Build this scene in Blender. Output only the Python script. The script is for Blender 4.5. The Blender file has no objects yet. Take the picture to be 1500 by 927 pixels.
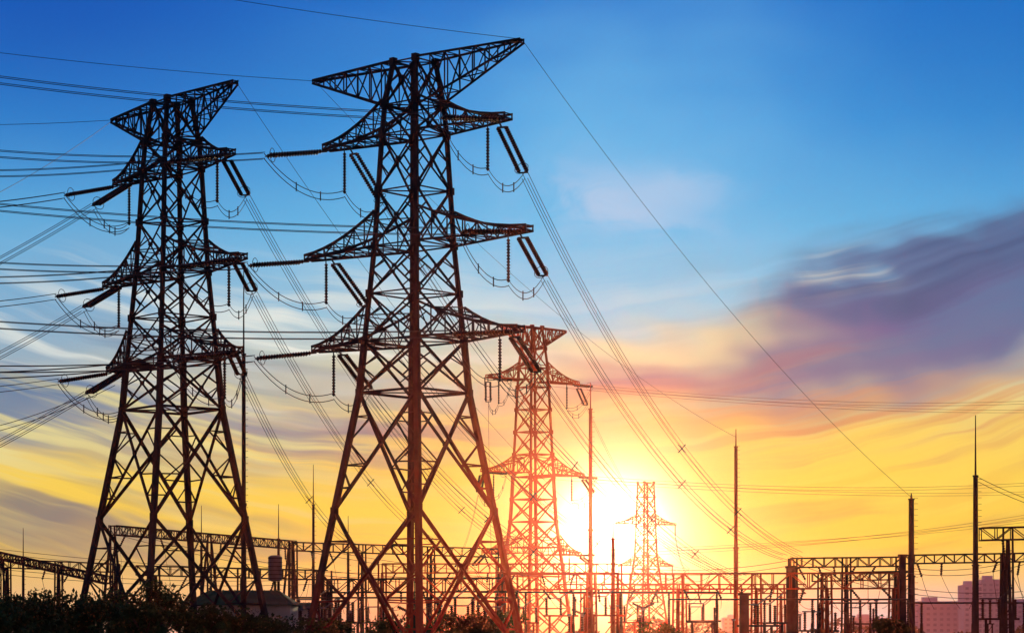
import bpy, math, random
from mathutils import Vector, Matrix
random.seed(7)
sc=bpy.context.scene
F=3600.0; HZ=930.0; CH=1.8
def W(px,py,d):
    "survey bearing/elevation + distance -> world metres"
    return Vector(((px-750)/F*d, d, CH+(HZ-py)/F*d))
def V3(*a): return Vector(a)
# ------------------------------------------------------------------ camera
cd=bpy.data.cameras.new("camera"); cam=bpy.data.objects.new("camera",cd); sc.collection.objects.link(cam)
cam.location=(0,0,CH); cam.rotation_euler=(math.radians(90),0,0)
cd.sensor_width=36; cd.lens=36*F/1500; cd.shift_y=(HZ-463.5)/1500; cd.clip_end=30000; cd.clip_start=0.5
sc.camera=cam
sc.view_settings.view_transform='Standard'; sc.view_settings.look='None'; sc.view_settings.exposure=0
# ------------------------------------------------------------------ node maths
def lin(c):
    o=[]
    for v in c:
        v/=255.0
        o.append(v/12.92 if v<=0.04045 else ((v+0.055)/1.055)**2.4)
    return (*o,1)
class E:
    def __init__(s,nt,sock): s.nt=nt; s.s=sock
    def _m(s,op,*o,rev=False):
        n=s.nt.nodes.new('ShaderNodeMath'); n.operation=op
        args=[s]+list(o)
        if rev: args=[o[0],s]
        for i,a in enumerate(args):
            if isinstance(a,E): s.nt.links.new(a.s,n.inputs[i])
            else: n.inputs[i].default_value=a
        return E(s.nt,n.outputs[0])
    def __add__(s,o): return s._m('ADD',o)
    __radd__=__add__
    def __sub__(s,o): return s._m('SUBTRACT',o)
    def __rsub__(s,o): return s._m('SUBTRACT',o,rev=True)
    def __mul__(s,o): return s._m('MULTIPLY',o)
    __rmul__=__mul__
    def __truediv__(s,o): return s._m('DIVIDE',o)
    def clamp(s):
        r=s._m('ADD',0.0); r.s.node.use_clamp=True; return r
    def sm(s,a,b):
        n=s.nt.nodes.new('ShaderNodeMapRange'); n.interpolation_type='SMOOTHSTEP'
        n.inputs['From Min'].default_value=a; n.inputs['From Max'].default_value=b
        s.nt.links.new(s.s,n.inputs['Value']); return E(s.nt,n.outputs['Result'])
# ------------------------------------------------------------------ world / sky
SUNPX,SUNPY=898,782
saz=math.atan2(SUNPX-750,F); sel=math.atan2(HZ-SUNPY,F)
w=bpy.data.worlds.new("World"); sc.world=w; w.use_nodes=True
try: w.cycles.sampling_method='NONE'
except Exception: pass
nt=w.node_tree; nt.nodes.clear()
tc=nt.nodes.new('ShaderNodeTexCoord'); sp=nt.nodes.new('ShaderNodeSeparateXYZ')
nt.links.new(tc.outputs['Generated'],sp.inputs[0])
X,Y,Z=[E(nt,sp.outputs[i]) for i in range(3)]
r=(X*X+Y*Y)._m('SQRT')._m('MAXIMUM',0.001)
AZ=X._m('ARCTAN2',Y)
PX=AZ*F+750.0
PY=HZ-(Z/r)*F
def noise(a,b,c,detail=4,rough=0.55,dist=0.0):
    cb=nt.nodes.new('ShaderNodeCombineXYZ')
    for i,v in enumerate((a,b)): nt.links.new(v.s,cb.inputs[i])
    n=nt.nodes.new('ShaderNodeTexNoise'); n.noise_dimensions='2D'; n.inputs['Scale'].default_value=1
    n.inputs['Detail'].default_value=detail; n.inputs['Roughness'].default_value=rough; n.inputs['Distortion'].default_value=dist
    vm=nt.nodes.new('ShaderNodeVectorMath'); vm.inputs[1].default_value=(c*7.1,c*3.7,0)
    nt.links.new(cb.outputs[0],vm.inputs[0]); nt.links.new(vm.outputs[0],n.inputs['Vector']); return E(nt,n.outputs['Fac'])
wx=noise(PX/260.0,PY/160.0,3.1,2)-0.5
wy=noise(PX/240.0,PY/110.0,9.7,2)-0.5
UX=PX+wx*260.0; UY=PY+wy*130.0
dxc=PX-750.0
SV=UY*0.3+PY*0.7+dxc*dxc*0.00022
def gauss(cx,cy,sx,sy,ang=0,warp=True):
    u,v=(UX,UY) if warp else (PX,PY)
    a=u-float(cx); b=v-float(cy)
    c,s=math.cos(math.radians(ang)),math.sin(math.radians(ang))
    p=(a*c+b*s)/float(sx); q=(b*c-a*s)/float(sy)
    return ((p*p+q*q)*-1.0)._m('EXPONENT')
def mix(col,c,f):
    n=nt.nodes.new('ShaderNodeMix'); n.data_type='RGBA'; n.clamp_factor=True
    nt.links.new(f.s,n.inputs[0]); nt.links.new(col,n.inputs[6])
    if isinstance(c,tuple): n.inputs[7].default_value=lin(c)
    else: nt.links.new(c,n.inputs[7])
    return n.outputs[2]
def ramp(fac,stops):
    n=nt.nodes.new('ShaderNodeValToRGB'); cr=n.color_ramp; cr.interpolation='LINEAR'
    while len(cr.elements)<len(stops): cr.elements.new(0.5)
    for e,(p,c) in zip(cr.elements,stops): e.position=p; e.color=lin(c)
    nt.links.new(fac.s,n.inputs[0]); return n.outputs[0]
T=lambda py:(HZ-py)/1500.0
fac=(HZ-(PY*0.7+UY*0.3))/1500.0
col=ramp(fac.clamp(),[(0,(216,170,145)),(T(870),(236,188,130)),(T(800),(248,202,80)),(T(700),(250,210,84)),
  (T(620),(240,206,118)),(T(545),(220,210,168)),(T(460),(164,206,224)),(T(330),(102,186,232)),(T(180),(58,156,226)),(T(0),(22,120,210)),(T(-400),(10,60,140))])
s1=noise(PX/560.0,SV/28.0,1.3,4,0.52,0.15)
s2=noise(PX/640.0,SV/52.0,5.3,3,0.5,0.3)
s3=noise(PX/460.0,SV/26.0,8.8,4,0.52,0.2)
s4=noise(UX/200.0,UY/95.0,2.2,4,0.55,0.2)
col=mix(col,(10,80,178),gauss(40,-30,520,300,0,False)*0.85)
col=mix(col,(16,106,190),gauss(1560,60,420,260,0,False)*0.6)
col=mix(col,(126,200,240),gauss(900,230,260,230)*0.5)
col=mix(col,(96,152,200),gauss(60,500,360,130)*0.6)
col=mix(col,(236,238,228),gauss(330,500,560,85)*s1.sm(0.40,0.68)*0.95)
col=mix(col,(86,122,162),gauss(90,585,420,100)*s2.sm(0.40,0.60)*0.92)
col=mix(col,(232,218,150),gauss(140,640,460,90)*s3.sm(0.42,0.66)*0.9)
col=mix(col,(112,114,126),gauss(40,768,330,56)*s2.sm(0.38,0.60)*0.88)
col=mix(col,(130,118,142),gauss(520,635,230,56)*s1.sm(0.34,0.58)*0.85)
col=mix(col,(234,204,124),gauss(300,740,500,60)*s3.sm(0.44,0.66)*0.6)
col=mix(col,(156,130,118),gauss(330,800,330,30)*s1.sm(0.42,0.6)*0.5)
# right-hand cloud bank
bank=(gauss(1420,430,440,95,-17)*(s4*0.8+s2*0.5+0.5)*1.25).sm(0.15,0.9)
col=mix(col,(88,110,154),bank*0.95)
col=mix(col,(58,78,122),gauss(1450,385,320,56,-12)*s2.sm(0.36,0.62)*0.8)
col=mix(col,(112,100,148),(gauss(1130,525,290,46,-12)*1.5).clamp()*s2.sm(0.28,0.57)*0.88)
col=mix(col,(134,124,150),gauss(1370,550,300,42,-8)*0.65)
col=mix(col,(236,228,204),gauss(1240,405,66,18,-24)*s3.sm(0.35,0.65)*0.6)
col=mix(col,(190,208,234),gauss(915,300,150,50)*s4.sm(0.32,0.66)*0.7)
col=mix(col,(248,228,172),gauss(960,505,170,34)*0.75)
col=mix(col,(216,142,96),gauss(1270,620,430,66)*s1.sm(0.38,0.62)*0.75)
col=mix(col,(252,214,92),gauss(1240,700,400,75)*s3.sm(0.38,0.62)*0.85)
col=mix(col,(200,152,86),gauss(1370,775,330,38)*s2.sm(0.38,0.60)*0.7)
col=mix(col,(192,192,200),gauss(1380,925,420,54,0,False)*0.85)
col=mix(col,(236,96,50),gauss(790,905,230,86,0,False)*0.8)
col=mix(col,(238,150,84),gauss(830,660,190,100)*0.42)
col=mix(col,(255,222,112),gauss(SUNPX,SUNPY,190,150,0,False)*0.88)
away=(dxc._m('ABSOLUTE')).sm(2400,5600)
back=ramp(((HZ-PY)/6000.0).clamp(),[(0,(120,112,128)),(0.2,(78,98,138)),(1,(28,52,100))])
col=mix(col,back,away)
sung=gauss(SUNPX,SUNPY,64,64,0,False)*3.0+gauss(SUNPX,SUNPY,135,130,0,False)*0.6
cmb=nt.nodes.new('ShaderNodeCombineColor')
for i,k in enumerate((1.0,0.93,0.76)): nt.links.new((sung*k).s,cmb.inputs[i])
ad=nt.nodes.new('ShaderNodeMix'); ad.data_type='RGBA'; ad.blend_type='ADD'; ad.inputs[0].default_value=1
nt.links.new(col,ad.inputs[6]); nt.links.new(cmb.outputs[0],ad.inputs[7])
bg=nt.nodes.new('ShaderNodeBackground'); bg.inputs[1].default_value=0.97; nt.links.new(ad.outputs[2],bg.inputs[0])
sky=nt.nodes.new('ShaderNodeTexSky'); sky.sky_type='NISHITA'; sky.sun_disc=False
sky.sun_elevation=sel; sky.sun_rotation=saz
bg2=nt.nodes.new('ShaderNodeBackground'); bg2.inputs[1].default_value=0.0015; nt.links.new(sky.outputs[0],bg2.inputs[0])
ash=nt.nodes.new('ShaderNodeAddShader'); nt.links.new(bg.outputs[0],ash.inputs[0]); nt.links.new(bg2.outputs[0],ash.inputs[1])
out=nt.nodes.new('ShaderNodeOutputWorld'); nt.links.new(ash.outputs[0],out.inputs[0])
# sun lamp
ld=bpy.data.lights.new("sun",'SUN'); ld.energy=2.6; ld.angle=math.radians(0.5); ld.color=(1,0.72,0.42)
lo=bpy.data.objects.new("sun",ld); sc.collection.objects.link(lo)
sd=Vector((math.sin(saz)*math.cos(sel),math.cos(saz)*math.cos(sel),math.sin(sel)))
lo.rotation_euler=sd.to_track_quat('Z','Y').to_euler(); lo.location=(60,150,80)
# ------------------------------------------------------------------ materials
def material(name,c1,c2,scale=1.0,rough=0.6,metal=0.0,spec=0.3):
    m=bpy.data.materials.new(name); m.use_nodes=True; t=m.node_tree; b=t.nodes['Principled BSDF']
    b.inputs['Roughness'].default_value=rough; b.inputs['Metallic'].default_value=metal
    b.inputs['Specular IOR Level'].default_value=spec
    g=t.nodes.new('ShaderNodeNewGeometry')
    n=t.nodes.new('ShaderNodeTexNoise'); n.inputs['Scale'].default_value=scale; n.inputs['Detail'].default_value=2
    t.links.new(g.outputs['Position'],n.inputs['Vector'])
    cr=t.nodes.new('ShaderNodeValToRGB'); cr.color_ramp.elements[0].position=0.35; cr.color_ramp.elements[1].position=0.65
    cr.color_ramp.elements[0].color=(*c1,1); cr.color_ramp.elements[1].color=(*c2,1)
    t.links.new(n.outputs['Fac'],cr.inputs[0]); t.links.new(cr.outputs[0],b.inputs['Base Color'])
    return m
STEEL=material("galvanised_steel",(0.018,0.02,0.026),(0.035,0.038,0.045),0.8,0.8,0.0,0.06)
REDST=material("flare_red_steel",(0.42,0.05,0.03),(0.30,0.06,0.04),0.5,0.8,0,0.08)  # red glow of the sun flare painted into the steel colour
REDLT=material("flare_bright_red_steel",(0.62,0.10,0.05),(0.5,0.08,0.04),0.5,0.8,0,0.08)  # brighter flare red, painted in for steel around the sun
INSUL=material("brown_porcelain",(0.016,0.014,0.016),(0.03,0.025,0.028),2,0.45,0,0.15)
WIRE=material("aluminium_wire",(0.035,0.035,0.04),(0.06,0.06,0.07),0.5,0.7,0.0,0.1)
WIRER=material("reddish_wire",(0.30,0.10,0.08),(0.25,0.1,0.09),0.5,0.7,0,0.1)  # reddish base colour for the far lines
CONC=material("concrete",(0.16,0.15,0.14),(0.25,0.24,0.22),1.5,0.9)
GREY=material("grey_enamel",(0.07,0.08,0.09),(0.11,0.12,0.14),1.5,0.6)
BARK=material("bark",(0.05,0.035,0.025),(0.09,0.07,0.05),4,0.9)
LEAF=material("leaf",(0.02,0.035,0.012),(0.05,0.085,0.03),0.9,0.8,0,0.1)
LEAF2=material("leaf_painted_light",(0.04,0.075,0.025),(0.07,0.11,0.035),0.9,0.8,0,0.1)
GROUND=material("grass_gravel",(0.05,0.06,0.03),(0.11,0.1,0.075),0.15,1.0)
ROOFM=material("green_roof_sheet",(0.03,0.095,0.045),(0.05,0.13,0.06),0.6,0.9,0,0.05)
WALLM=material("cream_render",(0.45,0.42,0.32),(0.6,0.56,0.45),0.5,0.9)
GLASS=material("window_glass",(0.03,0.04,0.05),(0.06,0.07,0.09),0.5,0.2,0,0.5)
FAR1=material("hazed_concrete",(0.42,0.48,0.54),(0.54,0.58,0.62),0.02,0.9)  # aerial haze painted in as a paler grey-blue base colour
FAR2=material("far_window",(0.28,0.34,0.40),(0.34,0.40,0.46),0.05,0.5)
def flare_tint_mat():  # dark steel with the sun flare's red cast painted in by position
    m=material("flare_tinted_steel",(0.018,0.02,0.026),(0.035,0.036,0.042),0.8,0.8,0.0,0.06)
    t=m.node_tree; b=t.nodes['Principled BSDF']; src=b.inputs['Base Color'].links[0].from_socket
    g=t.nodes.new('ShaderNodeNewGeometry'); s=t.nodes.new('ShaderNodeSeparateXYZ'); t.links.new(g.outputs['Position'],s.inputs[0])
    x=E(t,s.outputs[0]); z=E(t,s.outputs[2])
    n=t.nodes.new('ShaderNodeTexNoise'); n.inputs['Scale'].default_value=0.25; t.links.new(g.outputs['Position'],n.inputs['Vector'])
    f=(x+9.0-(z-12.0)*0.75+(E(t,n.outputs['Fac'])-0.5)*6.0).sm(-4,9)  # painted flare tint strengthens downwards and to the right
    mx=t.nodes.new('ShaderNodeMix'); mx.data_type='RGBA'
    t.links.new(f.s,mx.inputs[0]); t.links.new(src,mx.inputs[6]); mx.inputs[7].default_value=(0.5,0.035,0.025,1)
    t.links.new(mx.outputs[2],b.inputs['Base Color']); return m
FLARE_STEEL=flare_tint_mat()
# ------------------------------------------------------------------ mesh builder
class B:
    def __init__(s): s.v=[]; s.f=[]
    def frame(s,p,q):
        d=(q-p)
        if d.length<1e-6: return None
        d.normalize()
        up=V3(0,0,1) if abs(d.z)<0.9 else V3(0.6,0.8,0)
        a=d.cross(up).normalized(); b=a.cross(d).normalized(); return d,a,b
    def bar(s,p,q,w):
        fr=s.frame(p,q)
        if not fr: return
        d,a,b=fr; t=w*0.35; h=w/2
        pr=[(0,0),(w,0),(w,t),(t,t),(t,w),(0,w)]
        n=len(s.v)
        for c in (p,q):
            for x,y in pr: s.v.append(c+a*(x-h)+b*(y-h))
        for i in range(6):
            j=(i+1)%6; s.f.append((n+i,n+j,n+6+j,n+6+i))
        s.f.append(tuple(n+5-i for i in range(6))); s.f.append(tuple(n+6+i for i in range(6)))
    def rings(s,pts,rads,k=8,cap=True):
        n=len(s.v); m=len(pts)
        fr=s.frame(pts[0],pts[-1])
        for i,(c,rr) in enumerate(zip(pts,rads)):
            if i==0: f2=s.frame(pts[0],pts[1]) or fr
            elif i==m-1: f2=s.frame(pts[-2],pts[-1]) or fr
            else: f2=s.frame(pts[i-1],pts[i+1]) or fr
            d,a,b=f2
            for j in range(k):
                t=2*math.pi*j/k; s.v.append(c+a*math.cos(t)*rr+b*math.sin(t)*rr)
        for i in range(m-1):
            for j in range(k):
                j2=(j+1)%k; s.f.append((n+i*k+j,n+i*k+j2,n+(i+1)*k+j2,n+(i+1)*k+j))
        if cap:
            s.f.append(tuple(n+k-1-j for j in range(k))); s.f.append(tuple(n+(m-1)*k+j for j in range(k)))
    def wire(s,pts,r,k=4): s.rings(pts,[r]*len(pts),k)
    def tube(s,p,q,r0,r1=None,k=8): s.rings([p,q],[r0,r0 if r1 is None else r1],k)
    def insul(s,p,q,r=0.22,pitch=0.24):
        L=(q-p).length; n=max(3,int(L/pitch)); pts=[];rad=[]
        for i in range(n):
            for t,rr in ((0.0,0.55),(0.35,1.0),(0.6,0.92),(0.7,0.55)):
                pts.append(p.lerp(q,(i+t)/n)); rad.append(r*rr)
        pts.append(q.copy()); rad.append(r*0.4); s.rings(pts,rad,8)
    def box(s,c,sx,sy,sz,rot=0):
        n=len(s.v); R=Matrix.Rotation(rot,3,'Z')
        for x,y,z in ((-1,-1,-1),(1,-1,-1),(1,1,-1),(-1,1,-1),(-1,-1,1),(1,-1,1),(1,1,1),(-1,1,1)):
            s.v.append(Vector(c)+R@V3(x*sx/2,y*sy/2,z*sz/2))
        for f in ((0,3,2,1),(4,5,6,7),(0,1,5,4),(1,2,6,5),(2,3,7,6),(3,0,4,7)): s.f.append(tuple(n+i for i in f))
    def make(s,name,mat,parent=None,smooth=False):
        me=bpy.data.meshes.new(name); me.from_pydata([tuple(v) for v in s.v],[],s.f); me.update()
        me.materials.append(mat)
        if smooth:
            for p in me.polygons: p.use_smooth=True
        o=bpy.data.objects.new(name,me); sc.collection.objects.link(o)
        if parent:
            o.parent=parent; o.matrix_parent_inverse=parent.matrix_world.inverted()
        return o
def empty(name,loc=(0,0,0),rz=0):
    e=bpy.data.objects.new(name,None); sc.collection.objects.link(e)
    e.location=loc; e.rotation_euler=(0,0,rz)
    e.matrix_world=Matrix.Translation(Vector(loc))@Matrix.Rotation(rz,4,'Z'); return e
def cat(p,q,sag,n=26):
    return [p.lerp(q,i/n)-V3(0,0,4*sag*(i/n)*(1-i/n)) for i in range(n+1)]
# ------------------------------------------------------------------ lattice tower
def tower(name,px,D,theta,ws,zs,arms,top,mat,leg=0.44,br=0.19,sub=0.11,thin=()):
    base=V3((px-750)/F*D,D,0); M=Matrix.Translation(base)@Matrix.Rotation(-math.radians(theta),4,'Z')
    e=empty(name,base,-math.radians(theta))
    def wid(z):
        for (z0,w0),(z1,w1) in zip(ws,ws[1:]):
            if z<=z1: return w0+(w1-w0)*(z-z0)/(z1-z0)
        return ws[-1][1]
    cs=[(-1,-1),(1,-1),(1,1),(-1,1)]
    def C(i,z): h=wid(z)/2; return M@V3(cs[i%4][0]*h,cs[i%4][1]*h,z)
    b=B()
    for i in range(4):
        for z0,z1 in zip(zs,zs[1:]):
            b.bar(C(i,z0),C(i,z1),leg if z1<30 else leg*0.72)
        b.box(C(i,0.25),1.2,1.2,0.5)
    for k,(z0,z1) in enumerate(zip(zs,zs[1:])):
        for i in range(4):
            a,c,d,f=C(i,z0),C(i+1,z0),C(i+1,z1),C(i,z1)
            big=(z1-z0)>8
            t=br*(1.35 if big else 1) if z1<30 else br*0.8
            b.bar(a,d,t); b.bar(c,f,t)
            if z1 not in thin: b.bar(f,d,t*0.8)
            wa=(c-a).length; wd=(d-f).length; u=wa/(wa+wd); x=a.lerp(d,u)
            if big:
                for (p,q,pd,qd) in ((a,f,d,c),(c,d,f,a)):
                    for s0 in (0.33,0.66):
                        l=p.lerp(q,s0*u*0.98); g=p.lerp(pd,s0*u)
                        b.bar(l,g,sub*1.15)
                    l=p.lerp(q,u*0.98)
                    b.bar(l,p.lerp(pd,0.66*u),sub*1.15); b.bar(p.lerp(q,0.33*u+0.16),p.lerp(pd,0.33*u),sub)
                    b.bar(l,q.lerp(qd,0.5*(1-u)),sub*1.15); b.bar(p.lerp(q,u+(1-u)*0.5),q.lerp(qd,0.5*(1-u)),sub)
            elif (z1-z0)>3.5:
                for (p,q,pd,qd) in ((a,f,d,c),(c,d,f,a)):
                    mm=(p+q)/2
                    b.bar(mm,p.lerp(pd,0.27),sub); b.bar(mm,q.lerp(qd,0.27),sub)
            b.box(x,0.3,0.3,0.3,-math.radians(theta))
            b.box(d,0.5,0.5,0.6,-math.radians(theta))
        if z1 not in thin:
            b.bar(C(0,z1),C(2,z1),sub); b.bar(C(1,z1),C(3,z1),sub)
    b.make("lattice_body",mat,e)
    c=B(); tips={}
    def arm(z,L,sg,up,key,n=6,tipw=0.7,flat_top=False):
        hw=wid(z)/2
        def st(t):
            x=sg*(hw+(L-hw)*t)
            hy=hw+(tipw/2-hw)*t
            if flat_top:
                zt=z; zb=z-0.25-(up)*(1-t)**1.0
            else:
                zb=z; zt=z+0.4+(up-0.4)*(1-t)**1.8
            return [M@V3(x,-hy,zb),M@V3(x,hy,zb),M@V3(x,hy,zt),M@V3(x,-hy,zt)]
        S=[st(i/n) for i in range(n+1)]
        for i in range(n):
            p,q=S[i],S[i+1]
            for j in range(4): c.bar(p[j],q[j],0.19)
            for (j0,j1) in ((0,3),(1,2),(0,1),(3,2)):
                if i%2: c.bar(p[j0],q[j1],sub*0.9)
                else: c.bar(p[j1],q[j0],sub*0.9)
                c.bar(q[j0],q[j1],sub*0.8)
        tips[key]=lambda x_in=0.0,zz=0.0:M@V3(sg*(L-x_in),0,z+zz)
    for k,(z,L) in enumerate(arms):
        for sg in (-1,1): arm(z,L,sg,2.9,(k,sg),7,0.9)
    if top:
        for sg in (-1,1): arm(top[0],top[1],sg,top[2],('t',sg),7,0.5,True)
    c.make("crossarms",mat,e)
    return e,tips,M
def bundle(b,p,q,sag,n=4,sp=0.26,r=0.03,spacers=()):
    d=(q-p); d.z=0; d.normalize(); s=V3(-d.y,d.x,0)
    offs=[(s*sp,sp),(s*sp,-sp),(s*-sp,sp),(s*-sp,-sp)] if n==4 else [(s*0,sp),(s*0,-sp)] if n==2 else [(s*0,0)]
    for o,z in offs: b.wire(cat(p+o+V3(0,0,z),q+o+V3(0,0,z),sag),r)
    for t in spacers:
        c=p.lerp(q,t)-V3(0,0,4*sag*t*(1-t)); k=sp*1.5
        b.bar(c-s*k-V3(0,0,k),c+s*k+V3(0,0,k),0.08); b.bar(c-s*k+V3(0,0,k),c+s*k-V3(0,0,k),0.08)
def rig(e,tips,fronts,backs,L=6.2,wiren=4):
    ib=B(); jb=B(); wb=B()
    for key,t in fronts.items():
        tgt,sag=t; back,bsag=backs[key]
        ends=[]
        inset=2.8 if key[1]<0 and wiren==4 else 1.0
        for k2,(pt,tg,sg,ln,nn) in enumerate(((tips[key](inset,-0.1),tgt,sag,L,wiren),(tips[key](0.1,-0.1),back,bsag,L*0.95,wiren))):
            d=tg-pt; d.z-=4*sg; d.normalize()
            s=V3(-d.y,d.x,0).normalized()*0.36
            en=pt+d*ln; st=pt+d*0.7
            jb.bar(pt,st,0.14)
            for k in (-1,1): ib.insul(st+s*k,en-d*0.4+s*k,0.2)
            jb.bar(st-s*1.2,st+s*1.2,0.14); jb.bar(en-s*1.2-d*0.3,en+s*1.2-d*0.3,0.12)
            ringp=[en-d*0.8+(s.normalized()*math.cos(a)+s.normalized().cross(d)*math.sin(a))*0.6 for a in [i*math.pi/6 for i in range(13)]]
            jb.wire(ringp,0.03)
            bundle(wb,en,tg,sg,nn,0.26,0.028,((0.5,0.72) if k2==0 and wiren==4 else ()))
            ends.append(en)
        pa=tips[key](2.2,0); pb=pa-V3(0,0,4.0)
        ib.insul(pa-V3(0,0,0.5),pb,0.16); jb.bar(pa,pa-V3(0,0,0.5),0.1)
        for o in (-0.28,0.28):
            off=V3(0,0,o)
            for a,c,sg in ((ends[0],pb,1.3),(pb,ends[1],1.4)):
                pts=cat(a+off,c+off*0.8,sg,14); jb.wire(pts,0.034)
        for a,c,sg in ((ends[0],pb,1.3),(pb,ends[1],1.4)):
            for t in (0.3,0.6): 
                m=a.lerp(c,t)-V3(0,0,4*sg*t*(1-t)); jb.bar(m-V3(0,0,0.4),m+V3(0,0,0.4),0.07)
    ib.make("insulator_strings",INSUL,e,True); jb.make("jumpers_and_fittings",WIRE,e)
    return wb
WS=[(0,13.1),(22.1,6.5),(26.4,5.9),(34.4,4.7),(45.6,3.65),(49.8,2.5)]
ZS=[0,12.2,22.1,26.4,30.4,34.4,39.0,43.7,46.2,49.8]
ARMS=[(26.4,11.6),(34.4,12.5),(43.7,10.3)]
e1,t1,M1=tower("transmission_tower",607,206,40,WS,ZS,ARMS,(49.9,11.7,3.8),FLARE_STEEL,thin=(12.2,))
fr={(2,1):(W(1172,812,272),5.5),(1,1):(W(1150,816,272),4.5),(0,1):(W(1090,846,255),3.0),
    (2,-1):(W(1075,846,256),5.5),(1,-1):(W(985,846,258),4.0),(0,-1):(W(860,846,258),2.5)}
bk={(2,1):(W(-400,55,180),1.0),(1,1):(W(-400,255,180),1.0),(0,1):(W(-400,440,182),1.0),
    (2,-1):(W(-400,168,190),1.5),(1,-1):(W(-400,345,190),1.2),(0,-1):(W(-400,520,190),1.0)}
wb=rig(e1,t1,fr,bk)
wb.wire(cat(t1[('t',1)](),W(1335,728,262),2.5),0.026)
wb.wire(cat(t1[('t',-1)](),W(-400,22,190),0.6),0.022)
wb.wire(cat(t1[('t',1)](),W(-100,-80,180),0.5),0.022)
wb.wire(cat(t1[('t',-1)](),W(1078,640,330),3),0.022)
wb.make("power_line",WIRE)
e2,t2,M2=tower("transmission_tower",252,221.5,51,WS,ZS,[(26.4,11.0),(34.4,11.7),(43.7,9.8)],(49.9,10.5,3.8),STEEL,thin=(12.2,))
fr={(2,1):(W(760,806,322),5.0),(1,1):(W(660,806,322),4.0),(0,1):(W(520,800,322),2.5),
    (2,-1):(W(-380,560,188),0.8),(1,-1):(W(-380,690,188),0.8),(0,-1):(W(-380,820,188),0.8)}
bk={(2,1):(W(-400,228,200),1.2),(1,1):(W(-400,388,200),1.2),(0,1):(W(-400,540,200),1.0),
    (2,-1):(W(-400,300,205),1.0),(1,-1):(W(-400,440,205),1.0),(0,-1):(W(-400,565,205),1.0)}
wb=rig(e2,t2,fr,bk)
wb.wire(cat(t2[('t',1)](),W(900,790,330),4),0.024)
wb.wire(cat(t2[('t',-1)](),W(-400,170,200),0.6),0.022)
wb.wire(cat(t2[('t',-1)](),W(-100,330,190),0.6),0.022)
wb.make("power_line",WIRE)
WS3=[(0,9.0),(20,5.0),(44,3.2),(49.5,2.0)]
ZS3=[0,6,11,15.5,19.5,23,26.5,30,33.5,37,40.5,43.5,46.5,49.8]
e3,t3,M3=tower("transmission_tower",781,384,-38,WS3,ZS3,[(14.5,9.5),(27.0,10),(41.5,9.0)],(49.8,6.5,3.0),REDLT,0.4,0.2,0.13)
fr={};bk={}
for k,(pa,pb) in enumerate(((800,790),(692,700),(578,590))):
    fr[(k,1)]=(W(1750,pa-8 if k else 705,520),3.0); bk[(k,1)]=(W(1010,835,420),3)
    fr[(k,-1)]=(W(1750,pa+14 if k else 722,560),3.0); bk[(k,-1)]=(W(600+k*60,820,400),3)
wb=rig(e3,t3,fr,bk,4.5,2)
wb.make("power_line",WIRER)
WS4=[(0,9.5),(24,4.4),(44,3.2)]
ZS4=[0,6,11,15.5,20,24,28,32,36,40,44]
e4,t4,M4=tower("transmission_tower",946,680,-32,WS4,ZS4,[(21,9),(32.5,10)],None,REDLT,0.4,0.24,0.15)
fb=B(); fi=B()
for key,f in t4.items():
    p=f(); q=p-V3(0,0,3); fi.insul(p,q,0.22); bundle(fb,q,W(1040 if key[1]>0 else 1000,846,300),5,2,0.3,0.05)
fi.make("insulator_strings",INSUL,e4); fb.make("power_line",WIRER)
# ------------------------------------------------------------------ lightning masts
def mast(px,top,knee,D,wpx,mat=STEEL):
    x=(px-750)/F*D; z1=W(px,knee,D).z; z2=W(px,top,D).z; r=wpx/2/F*D
    e=empty("lightning_mast",(x,D,0)); b=B()
    h=z1; b.rings([V3(x,D,0),V3(x,D,0.25),V3(x,D,0.26),V3(x,D,h*0.5),V3(x,D,h*0.501),V3(x,D,h)],[r*2.2,r*2.2,r*1.15,r,r*0.85,r*0.75],12)
    b.rings([V3(x,D,h*0.495),V3(x,D,h*0.505)],[r*1.25]*2,12)
    b.make("tapered_pole",mat,e)
    c=B(); c.rings([V3(x,D,h),V3(x,D,h+0.15),V3(x,D,h+0.16),V3(x,D,z2)],[r,r,r*0.35,r*0.15],8); c.make("finial_rod",mat,e)
    d=B()
    for i in range(int(h/0.6)): d.bar(V3(x+r*0.7,D-r,0.8+i*0.6),V3(x+r*1.8,D-r,0.8+i*0.6),0.04)
    d.make("climbing_steps",mat,e)
mast(357,390,520,235,7.5)
mast(459,680,740,330,5)
mast(408,738,790,300,5)
mast(34,773,825,300,5)
mast(510,755,810,280,5)
mast(295,740,800,330,5)
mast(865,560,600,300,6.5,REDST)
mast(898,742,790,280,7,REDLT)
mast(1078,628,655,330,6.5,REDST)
mast(1335,722,732,262,10)
mast(1429,608,698,240,9)
mast(1163,818,830,270,8)
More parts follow.
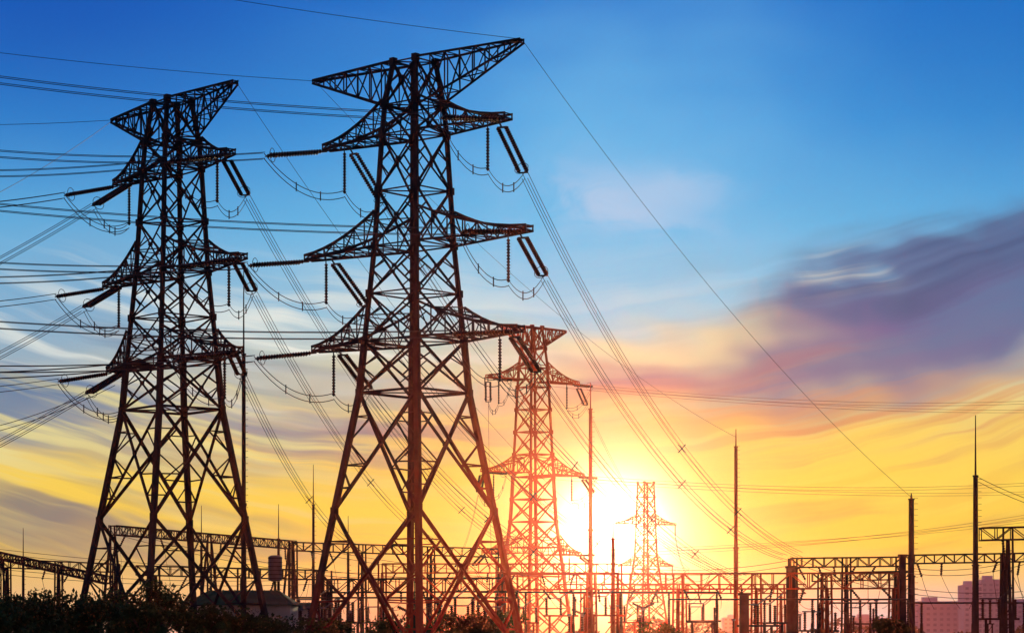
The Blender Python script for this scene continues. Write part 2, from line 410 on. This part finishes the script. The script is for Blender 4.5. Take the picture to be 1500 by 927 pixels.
# ------------------------------------------------------------------ gantries
def gantry(p,q,cols,mat,dep=1.1,hang=0):
    e=empty("substation_gantry",(p.x,p.y,0)); b=B()
    d=(q-p); L=math.hypot(d.x,d.y); u=d.normalized(); s=V3(-u.y,u.x,0).normalized()*dep/2; h=V3(0,0,dep/2)
    n=max(3,int(L/(dep*1.15)))
    S=[]
    for i in range(n+1):
        c=p.lerp(q,i/n); S.append([c-s-h,c+s-h,c+s+h,c-s+h])
    for i in range(n):
        a,c=S[i],S[i+1]
        for j in range(4): b.bar(a[j],c[j],0.15)
        for j0,j1 in ((0,3),(1,2),(0,1),(3,2)):
            b.bar(a[j0 if i%2 else j1],c[j1 if i%2 else j0],0.09)
            b.bar(a[j0],a[j1],0.08)
    b.make("truss_beam",mat,e)
    c=B()
    for t in cols:
        m=p.lerp(q,t); sp=0.13*m.z
        for k in (-1,1):
            c.tube(V3(m.x,m.y,0)+s.normalized()*sp*k,m+s.normalized()*0.3*k-h,0.2,0.15)
            c.tube(V3(m.x,m.y,0)+u*0.55*k,m+u*0.45*k+h,0.13,0.11)
        for i in range(1,7):
            z=m.z*i/7; z0=m.z*(i-1)/7
            c.bar(V3(m.x,m.y,z)-u*0.5,V3(m.x,m.y,z)+u*0.5,0.08)
            c.bar(V3(m.x,m.y,z0)-u*0.5,V3(m.x,m.y,z)+u*0.5,0.08)
    c.make("columns",mat,e)
    if hang:
        g=B()
        for i in range(hang):
            m=p.lerp(q,(i+random.uniform(0.3,0.7))/hang)-h
            a=m-V3(random.uniform(-1.0,1.0),0.5,random.uniform(1.0,1.6)); g.insul(m,a,0.15)
            g.wire(cat(a,V3(a.x+random.uniform(-2,2),a.y-3,4.6),0.3,8),0.03)
        g.make("hanging_insulators",INSUL,e)
gantry(W(1158,824,272),W(1322,822,272),(0.02,0.5,0.98),STEEL,1.0,6)
gantry(W(1190,845,300),W(1330,842,300),(0.1,0.9),STEEL,1.0,4)
gantry(W(1325,819,264),W(1560,815,262),(0.0,0.63),STEEL,0.9,6)
gantry(W(1436,782,240),W(1620,778,240),(0.22,0.98),STEEL,1.2,3)
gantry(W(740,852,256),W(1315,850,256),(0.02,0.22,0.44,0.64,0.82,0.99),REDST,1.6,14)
gantry(W(470,858,262),W(742,856,258),(0.03,0.5),STEEL,1.4,8)
gantry(W(165,776,300),W(430,798,345),(0.0,0.5,0.98),STEEL,1.1,6)
gantry(W(430,800,322),W(735,810,322),(0.0,0.33,0.66,1.0),STEEL,1.1,8)
gantry(W(-60,822,320),W(175,832,320),(0.3,0.62,0.98),STEEL,1.1,5)
gantry(W(-60,800,380),W(160,850,330),(0.3,),STEEL,1.0,2)
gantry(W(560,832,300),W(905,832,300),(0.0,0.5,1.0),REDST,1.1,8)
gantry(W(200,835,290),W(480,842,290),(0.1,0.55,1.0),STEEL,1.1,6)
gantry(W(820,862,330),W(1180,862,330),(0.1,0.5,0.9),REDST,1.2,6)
# ------------------------------------------------------------------ switchgear
def post(x,y,h,mat):
    e=empty("post_insulator",(x,y,0)); b=B()
    for k in (-0.25,0.25):
        b.bar(V3(x+k,y,0),V3(x+k,y,h*0.5),0.14)
    for i in range(4): b.bar(V3(x-0.25,y,h*0.12*i),V3(x+0.25,y,h*0.12*(i+1)),0.07)
    b.box((x,y,h*0.5+0.06),0.9,0.5,0.12); b.make("stand",mat,e)
    c=B(); c.insul(V3(x,y,h*0.5+0.12),V3(x,y,h-0.25),0.2,0.17); c.make("porcelain",INSUL,e,True)
    d=B(); d.tube(V3(x,y,h-0.25),V3(x,y,h),0.26,0.26); d.make("cap",GREY,e)
def disconnector(x,y,h,mat):
    e=empty("disconnect_switch",(x,y,0)); b=B(); c=B(); d=B()
    for k in (-1.6,1.6):
        b.bar(V3(x+k*0.8,y,0),V3(x+k*0.8,y,h-2),0.2)
        c.insul(V3(x+k,y,h-1.85),V3(x+k,y,h),0.19,0.17)
    c.insul(V3(x,y,h-1.85),V3(x,y,h),0.19,0.17)
    b.box((x,y,h-1.95),4.0,0.35,0.2); b.bar(V3(x-1.28,y,0.4),V3(x+1.28,y,h-2.1),0.1)
    d.tube(V3(x-1.9,y,h+0.06),V3(x+0.1,y,h+0.06),0.07); d.tube(V3(x,y,h+0.06),V3(x+1.3,y,h+1.1),0.07)
    b.make("frame",mat,e); c.make("porcelain",INSUL,e,True); d.make("switch_blade",GREY,e)
def breaker(x,y,h,mat):
    e=empty("circuit_breaker",(x,y,0)); b=B(); c=B()
    b.box((x,y,1.1),1.0,0.9,2.2); b.box((x,y,2.28),1.3,1.1,0.15); b.make("mechanism_cabinet",mat,e)
    c.insul(V3(x,y,2.35),V3(x,y,h),0.28,0.2)
    c.insul(V3(x,y,h+0.25),V3(x-1.4,y,h+0.9),0.22,0.18); c.insul(V3(x,y,h+0.25),V3(x+1.4,y,h+0.9),0.22,0.18)
    c.make("porcelain",INSUL,e,True); d=B(); d.box((x,y,h+0.12),0.5,0.5,0.35); d.make("head",GREY,e)
for i in range(46):
    px=random.uniform(395,1480); D=random.uniform(226,330)
    x=(px-750)/F*D; mat=REDST if 600<px<1010 else STEEL  # gear below the sun takes the flare-tinted steel
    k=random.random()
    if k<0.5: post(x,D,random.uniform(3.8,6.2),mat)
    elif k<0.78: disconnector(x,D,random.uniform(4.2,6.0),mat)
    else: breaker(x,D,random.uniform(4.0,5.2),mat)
bb=B()
for (a,c,D,z) in ((430,760,248,5.6),(700,1050,262,6.4),(980,1330,246,5.4),(1200,1500,258,5.2)):
    p=W(a,900,D);q=W(c,900,D);p.z=q.z=z; bb.tube(p,q,0.09,0.09)
    q2=int((q.x-p.x)/4.5)
    for i in range(q2+1):
        x=p.x+(q.x-p.x)*i/q2; bb.insul(V3(x,D,3),V3(x,D,z-0.05),0.17,0.17); bb.bar(V3(x,D,0),V3(x,D,3),0.24)
bb.make("busbar",INSUL)
e=empty("line_trap",(W(403,840,255).x,255,0)); x=e.location.x; b=B(); z=W(0,832,255).z
b.rings([V3(x,255,z-1.35),V3(x,255,z-1.2),V3(x,255,z+1.2),V3(x,255,z+1.35)],[0.4,0.72,0.72,0.4],20); b.make("drum",GREY,e)
b=B(); b.insul(V3(x,255,z-3.0),V3(x,255,z-1.35),0.2,0.18); b.tube(V3(x,255,0),V3(x,255,z-3.0),0.22,0.2)
for k in range(6): b.rings([V3(x,255,z-1.1+k*0.42),V3(x,255,z-1.04+k*0.42)],[0.76,0.76],20)
b.make("column",STEEL,e)
for px,top,D,wd in ((1090,872,232,0.85),(1322,815,258,0.65),(1156,832,262,0.6)):
    p=W(px,top,D); e=empty("concrete_pillar",(p.x,D,0)); b=B()
    b.box((p.x,D,p.z/2),wd,wd,p.z); b.box((p.x,D,p.z+0.13),wd*1.35,wd*1.35,0.24); b.make("shaft",STEEL,e)
    b=B(); b.box((p.x,D,0.2),wd*1.8,wd*1.8,0.4); b.make("footing",CONC,e)
b=B()
for (a,ya,Da,c,yc,Dc,s) in ((-60,800,330,760,840,330,1.5),(-60,830,300,500,850,300,1.0),(160,776,300,760,850,300,2),(430,800,322,1010,850,310,1.5),
    (905,832,300,1158,824,272,0.8),(1158,818,272,1500,870,250,1.5),(1330,835,262,1560,800,262,1.2),(1429,700,240,1700,760,260,1.5),(-60,640,220,170,560,220,0.6)):
    for o in (-0.5,0.5): b.wire(cat(W(a,ya,Da)+V3(0,o,o*0.6),W(c,yc,Dc)+V3(0,o,o*0.6),s,16),0.03)
b.make("power_line",WIRE)
# ------------------------------------------------------------------ vegetation
def tree(name,x,y,h,rad,leaves=3200):
    e=empty(name,(x,y,0)); t=B()
    lobes=[]
    for i in range(12):
        a=random.uniform(0,6.28); rr=rad*random.uniform(0.15,0.8)
        lobes.append((V3(x+math.cos(a)*rr,y+math.sin(a)*rr,h*random.uniform(0.3,0.84)),rad*random.uniform(0.22,0.5)))
    t.rings([V3(x,y,0),V3(x+0.1,y,h*0.25),V3(x+0.05,y,h*0.55)],[0.28,0.2,0.12],8)
    for c,rr in lobes: t.rings([V3(x+0.06,y,h*0.3),V3(x,y,h*0.35).lerp(c,0.5)+V3(0,0,0.2),c],[0.11,0.07,0.03],5)
    t.make("trunk_and_limbs",BARK,e)
    l1,l2=B(),B()
    for i in range(leaves):
        c,rr=random.choice(lobes)
        d=V3(random.gauss(0,1),random.gauss(0,1),random.gauss(0,1)).normalized()*rr*random.uniform(0.45,1.2)
        d.z*=0.8; p=c+d
        if p.z<0.1: continue
        s=random.uniform(0.09,0.22); a=V3(random.gauss(0,1),random.gauss(0,1),random.gauss(0,1)).normalized(); q=a.cross(V3(random.gauss(0,1),random.gauss(0,1),random.gauss(0,1))).normalized()
        bl=l2 if d.z>0.2*rr and random.random()<0.6 else l1  # upper leaves mostly get the lighter colour, top light painted into the foliage
        n=len(bl.v); bl.v+= [p-a*s,p-q*s*0.5,p+a*s,p+q*s*0.5]; bl.f.append((n,n+1,n+2,n+3))
    l1.make("foliage_painted_shade",LEAF,e); l2.make("foliage_painted_light",LEAF2,e)
def tp(px,top,D,wpx,n=3200):
    p=W(px,top,D); tree("tree",p.x,D,p.z/0.98,wpx/2/F*D,n)
for a in ((25,872,165,120),(75,850,170,120),(120,870,172,100),(175,846,185,130),(235,854,186,130),(300,880,188,100),(350,894,190,100),(400,904,192,100),
          (668,898,215,90),(725,892,216,80),(560,908,214,90),(1305,903,215,60),(10,885,150,90),(210,880,160,110),(480,910,205,90),(960,912,226,70)): tp(*a)
l=B()
for i in range(9000):
    px=random.uniform(-200,1700); D=random.uniform(700,760)
    hh=3.6+2.5*math.sin(px*0.021)+1.6*math.sin(px*0.067+1)+random.uniform(-0.5,0.5)
    z=random.uniform(0,1)**0.6*hh; x=(px-750)/F*D
    p=V3(x,D,z); s=random.uniform(0.4,0.8); a=V3(random.gauss(0,1),random.gauss(0,1),random.gauss(0,1)).normalized(); q=a.cross(V3(0.3,0.5,0.8)).normalized()
    n=len(l.v); l.v+=[p-a*s,p-q*s*0.7,p+a*s,p+q*s*0.7]; l.f.append((n,n+1,n+2,n+3))
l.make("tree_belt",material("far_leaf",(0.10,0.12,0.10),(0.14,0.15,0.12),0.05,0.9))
# ------------------------------------------------------------------ buildings
def house(px0,px1,eave,ridge,D,dp=9):
    a=W(px0,eave,D); c=W(px1,eave,D); zr=W(0,ridge,D+dp/2).z; x0,x1=a.x,c.x; ze=a.z; xm=(x0+x1)/2
    e=empty("control_building",(xm,D+dp/2,0))
    b=B(); b.box((xm,D+dp/2,ze/2),x1-x0,dp,ze); b.make("walls",WALLM,e)
    b=B(); o=0.5; b.v=[V3(x0-o,D-o,ze+0.02),V3(x1+o,D-o,ze+0.02),V3(x1+o,D+dp+o,ze+0.02),V3(x0-o,D+dp+o,ze+0.02),V3(x0+1.5,D+dp/2,zr),V3(x1-1.5,D+dp/2,zr)]
    b.f=[(0,1,5,4),(2,3,4,5),(1,2,5),(3,0,4),(3,2,1,0)]
    for i in range(int((x1-x0)/0.8)):
        t=(i+0.5)/int((x1-x0)/0.8); p0=V3(x0-o+(x1-x0+2*o)*t,D-o,ze+0.06); p1=V3(x0+1.5+(x1-x0-3)*t,D+dp/2,zr+0.05); b.bar(p0,p1,0.07)
    b.make("roof",ROOFM,e)
    b=B(); f=B(); m=max(2,int((x1-x0)/2.4))
    for i in range(m):
        x=x0+(x1-x0)*(i+0.5)/m
        b.box((x,D-0.01,ze*0.55),1.1,0.08,1.2); f.box((x,D-0.05,ze*0.55-0.68),1.3,0.16,0.1); f.box((x,D-0.06,ze*0.55),0.06,0.06,1.2)
    b.make("windows",GLASS,e); f.make("window_trim",CONC,e)
house(275,425,886,864,236)
house(372,480,892,882,262,7)
def block(px0,px1,top,D,dp=20):
    a=W(px0,top,D); c=W(px1,top,D); x0,x1,h=a.x,c.x,a.z; xm=(x0+x1)/2; e=empty("tower_block",(xm,D+dp/2,0))
    b=B(); b.box((xm,D+dp/2,h/2),x1-x0,dp,h); b.box((xm-(x1-x0)*0.15,D+dp/2,h+1.2),(x1-x0)*0.35,dp*0.4,2.4)
    b.make("walls",FAR1,e); g=B()
    nx=max(3,int((x1-x0)/3.4)); nz=int(h/3.1)
    for i in range(nx):
        for k in range(nz):
            g.box((x0+(x1-x0)*(i+0.5)/nx,D-0.02,1.6+k*3.1),1.9,0.12,1.5)
    g.make("windows",FAR2,e)
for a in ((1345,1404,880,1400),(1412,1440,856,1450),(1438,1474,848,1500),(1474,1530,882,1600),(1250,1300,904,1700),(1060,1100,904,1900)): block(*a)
# ------------------------------------------------------------------ ground
g=B(); n=24; R=9000
for i in range(n+1):
    for j in range(n+1): g.v.append(V3(-R+2*R*i/n,-2000+ (R*1.3)*j/n,0))
for i in range(n):
    for j in range(n): a=i*(n+1)+j; g.f.append((a,a+n+1,a+n+2,a+1))
g.make("ground",GROUND)
# ------------------------------------------------------------------ evening ground haze: a real layer of scattering air over the site
hz=B(); hz.box((0,550,13),1600,1200,30)
hm=bpy.data.materials.new("hazy_air"); hm.use_nodes=True; t=hm.node_tree; t.nodes.clear()
vs=t.nodes.new('ShaderNodeVolumeScatter'); vs.inputs['Color'].default_value=(1,0.24,0.13,1)
vs.inputs['Density'].default_value=4.0e-5; vs.inputs['Anisotropy'].default_value=0.955
mo=t.nodes.new('ShaderNodeOutputMaterial'); t.links.new(vs.outputs[0],mo.inputs['Volume'])
hz.make("haze",hm)
